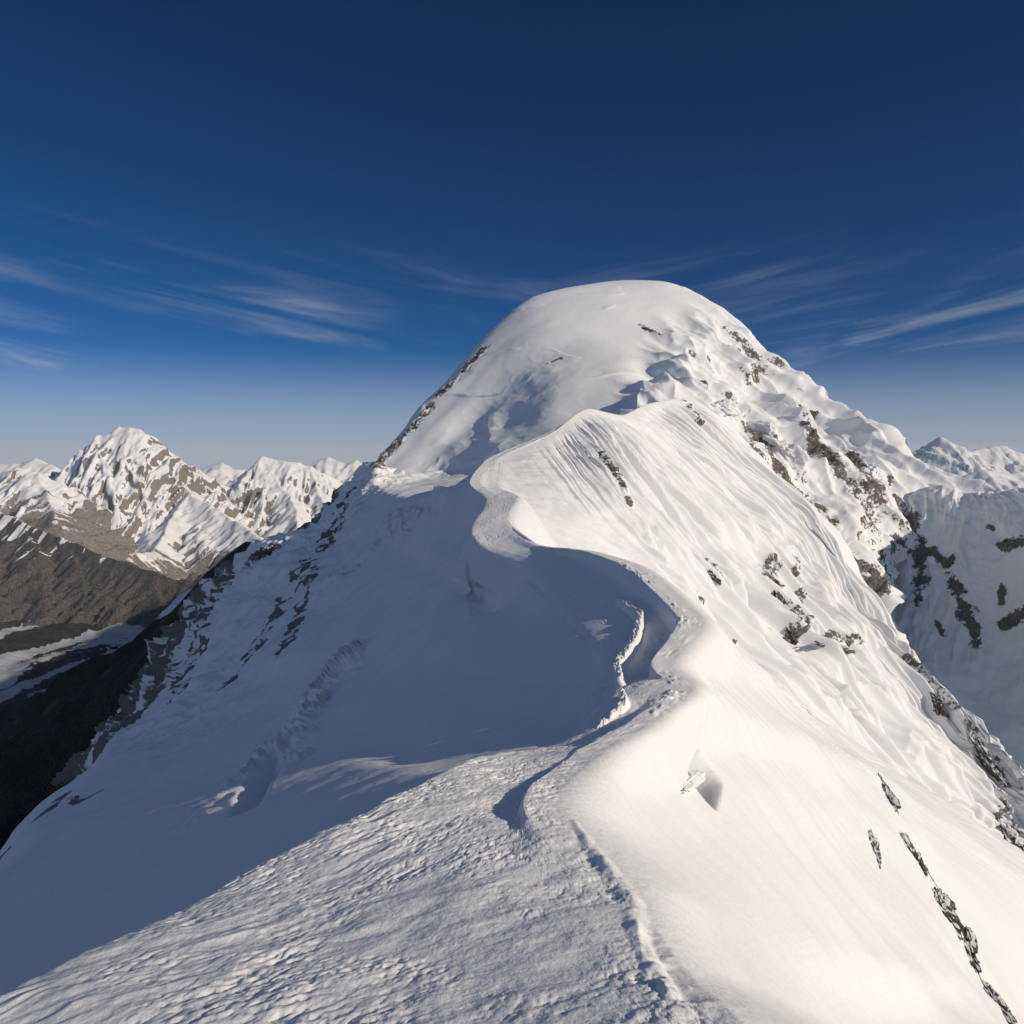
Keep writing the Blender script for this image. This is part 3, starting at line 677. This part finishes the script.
# ------------------------------------------------------------------ light, sky, camera
def look(n_, d):
    from mathutils import Vector
    n_.rotation_euler = Vector(d).to_track_quat('-Z', 'Y').to_euler()
sd = bpy.data.lights.new('sun', 'SUN'); so = bpy.data.objects.new('sun', sd); C.objects.link(so)
sv = (math.sin(SUN_AZ) * math.cos(SUN_EL), math.cos(SUN_AZ) * math.cos(SUN_EL), math.sin(SUN_EL))
look(so, tuple(-a for a in sv)); sd.energy = 3.05; sd.angle = math.radians(0.5); sd.color = (1.0, 0.865, 0.69)

wd = bpy.data.worlds.new('World'); S.world = wd; wd.use_nodes = True
nt = wd.node_tree; L = nt.links.new
bg = nt.nodes['Background']
sky = nd(nt, 'ShaderNodeTexSky', sky_type='NISHITA'); sky.sun_disc = False
sky.sun_elevation = SUN_EL; sky.sun_rotation = SUN_AZ
sky.altitude = 6500; sky.air_density = 1.0; sky.dust_density = 0.2; sky.ozone_density = 6.0
hs = nd(nt, 'ShaderNodeGamma'); L(sky.outputs[0], hs.inputs[0]); hs.inputs[1].default_value = 1.2
sc_ = nd(nt, 'ShaderNodeVectorMath', operation='SCALE'); L(hs.outputs[0], sc_.inputs[0]); sc_.inputs['Scale'].default_value = 0.78
bg.inputs['Strength'].default_value = 0.05
tc = nd(nt, 'ShaderNodeTexCoord'); sx = nd(nt, 'ShaderNodeSeparateXYZ'); L(tc.outputs['Generated'], sx.inputs[0])
def wm(op, a, b=None, c=None):
    n_ = nd(nt, 'ShaderNodeMath', operation=op)
    for i, x in enumerate((a, b, c)):
        if x is None: continue
        if isinstance(x, (int, float)): n_.inputs[i].default_value = x
        else: L(x, n_.inputs[i])
    return n_.outputs[0]
def wmap(v, a, b, c=0., d=1.):
    n_ = nd(nt, 'ShaderNodeMapRange', interpolation_type='SMOOTHSTEP'); L(v, n_.inputs['Value'])
    for k, x in zip(('From Min', 'From Max', 'To Min', 'To Max'), (a, b, c, d)): n_.inputs[k].default_value = x
    return n_.outputs[0]
dn = wm('MAXIMUM', wm('ADD', sx.outputs['Z'], 0.10), 0.04)
cx_, cy_ = wm('DIVIDE', sx.outputs['X'], dn), wm('DIVIDE', sx.outputs['Y'], dn)
cv = nd(nt, 'ShaderNodeCombineXYZ'); L(cx_, cv.inputs[0]); L(cy_, cv.inputs[1])
def fill_noise(rot, sc, stretch, det, off):
    mp = nd(nt, 'ShaderNodeMapping'); L(cv.outputs[0], mp.inputs['Vector'])
    mp.inputs['Rotation'].default_value = (0, 0, rot); mp.inputs['Scale'].default_value = (sc, sc * stretch, 1); mp.inputs['Location'].default_value = (off, off * 1.7, off)
    t_ = nd(nt, 'ShaderNodeTexNoise'); L(mp.outputs[0], t_.inputs['Vector']); t_.inputs['Scale'].default_value = 1.0
    t_.inputs['Detail'].default_value = det; t_.inputs['Roughness'].default_value = 0.62; t_.inputs['Distortion'].default_value = 0.5
    return t_.outputs['Fac']
azi = wm('ARCTAN2', sx.outputs['X'], sx.outputs['Y'])
hgt = wm('SUBTRACT', sx.outputs['Z'], wm('MULTIPLY', wm('ABSOLUTE', wm('SUBTRACT', azi, 0.05)), 0.17))
def band(fa_, fh, off, det, dist):
    c_ = nd(nt, 'ShaderNodeCombineXYZ'); L(wm('MULTIPLY', azi, fa_), c_.inputs[0]); L(wm('MULTIPLY', hgt, fh), c_.inputs[1]); c_.inputs[2].default_value = off
    t_ = nd(nt, 'ShaderNodeTexNoise'); L(c_.outputs[0], t_.inputs['Vector']); t_.inputs['Scale'].default_value = 1.0
    t_.inputs['Detail'].default_value = det; t_.inputs['Roughness'].default_value = 0.6; t_.inputs['Distortion'].default_value = dist
    return t_.outputs['Fac']
streaks = wm('MULTIPLY', wmap(band(3.2, 34, 3.7, 7, 0.6), 0.42, 0.80), wmap(band(11, 60, 1.2, 5, 0.3), 0.15, 0.75, 0.45, 1.0))
patch = wmap(band(3.0, 9, 8.4, 2, 0.2), 0.36, 0.60)
elev = wmap(sx.outputs['Z'], 0.27, 0.12)
cl = wm('MULTIPLY', wm('MULTIPLY', streaks, patch), wm('MULTIPLY', elev, 0.70))
low = wm('MULTIPLY', wmap(sx.outputs['Z'], 0.13, -0.01), 0.78)
low = wm('MAXIMUM', low, wm('MULTIPLY', wmap(sx.outputs['Z'], 0.035, 0.0), 0.95))
# unseen brightening added to the sky behind the viewer to lift the shadows
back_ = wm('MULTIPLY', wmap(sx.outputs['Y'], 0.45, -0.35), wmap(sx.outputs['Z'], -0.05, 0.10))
shadow_fill = wm('MULTIPLY', back_, wmap(fill_noise(0.7, 0.5, 0.6, 5, 21.0), 0.25, 0.65, 0.16, 0.56))
cl = wm('MAXIMUM', cl, low)
tint = nd(nt, 'ShaderNodeMix', data_type='RGBA', blend_type='MULTIPLY'); tint.inputs['Factor'].default_value = 1.0
L(sc_.outputs[0], tint.inputs['A']); tint.inputs['B'].default_value = (0.20, 0.78, 0.84, 1)
mx = nd(nt, 'ShaderNodeMix', data_type='RGBA'); L(cl, mx.inputs['Factor']); L(tint.outputs['Result'], mx.inputs['A']); mx.inputs['B'].default_value = (7.4, 8.0, 9.1, 1)
mv = nd(nt, 'ShaderNodeMix', data_type='RGBA'); L(shadow_fill, mv.inputs['Factor']); L(mx.outputs['Result'], mv.inputs['A']); mv.inputs['B'].default_value = (5.1, 6.9, 10.2, 1)
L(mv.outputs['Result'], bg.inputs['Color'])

cam = bpy.data.cameras.new('camera'); co = bpy.data.objects.new('camera', cam); C.objects.link(co)
cam.sensor_width = 36; cam.lens = F / 1024 * 36; cam.clip_start = 0.1; cam.clip_end = 150000
co.rotation_euler = (math.pi / 2 - PITCH, 0, 0); S.camera = co

S.view_settings.view_transform = 'Standard'; S.view_settings.look = 'None'
S.view_settings.exposure = 0.2; S.view_settings.gamma = 1.0; S.view_settings.use_curve_mapping = False
S.render.engine = 'CYCLES'
S.cycles.use_denoising = True
S.cycles.max_bounces = 6; S.cycles.diffuse_bounces = 3; S.cycles.volume_bounces = 0
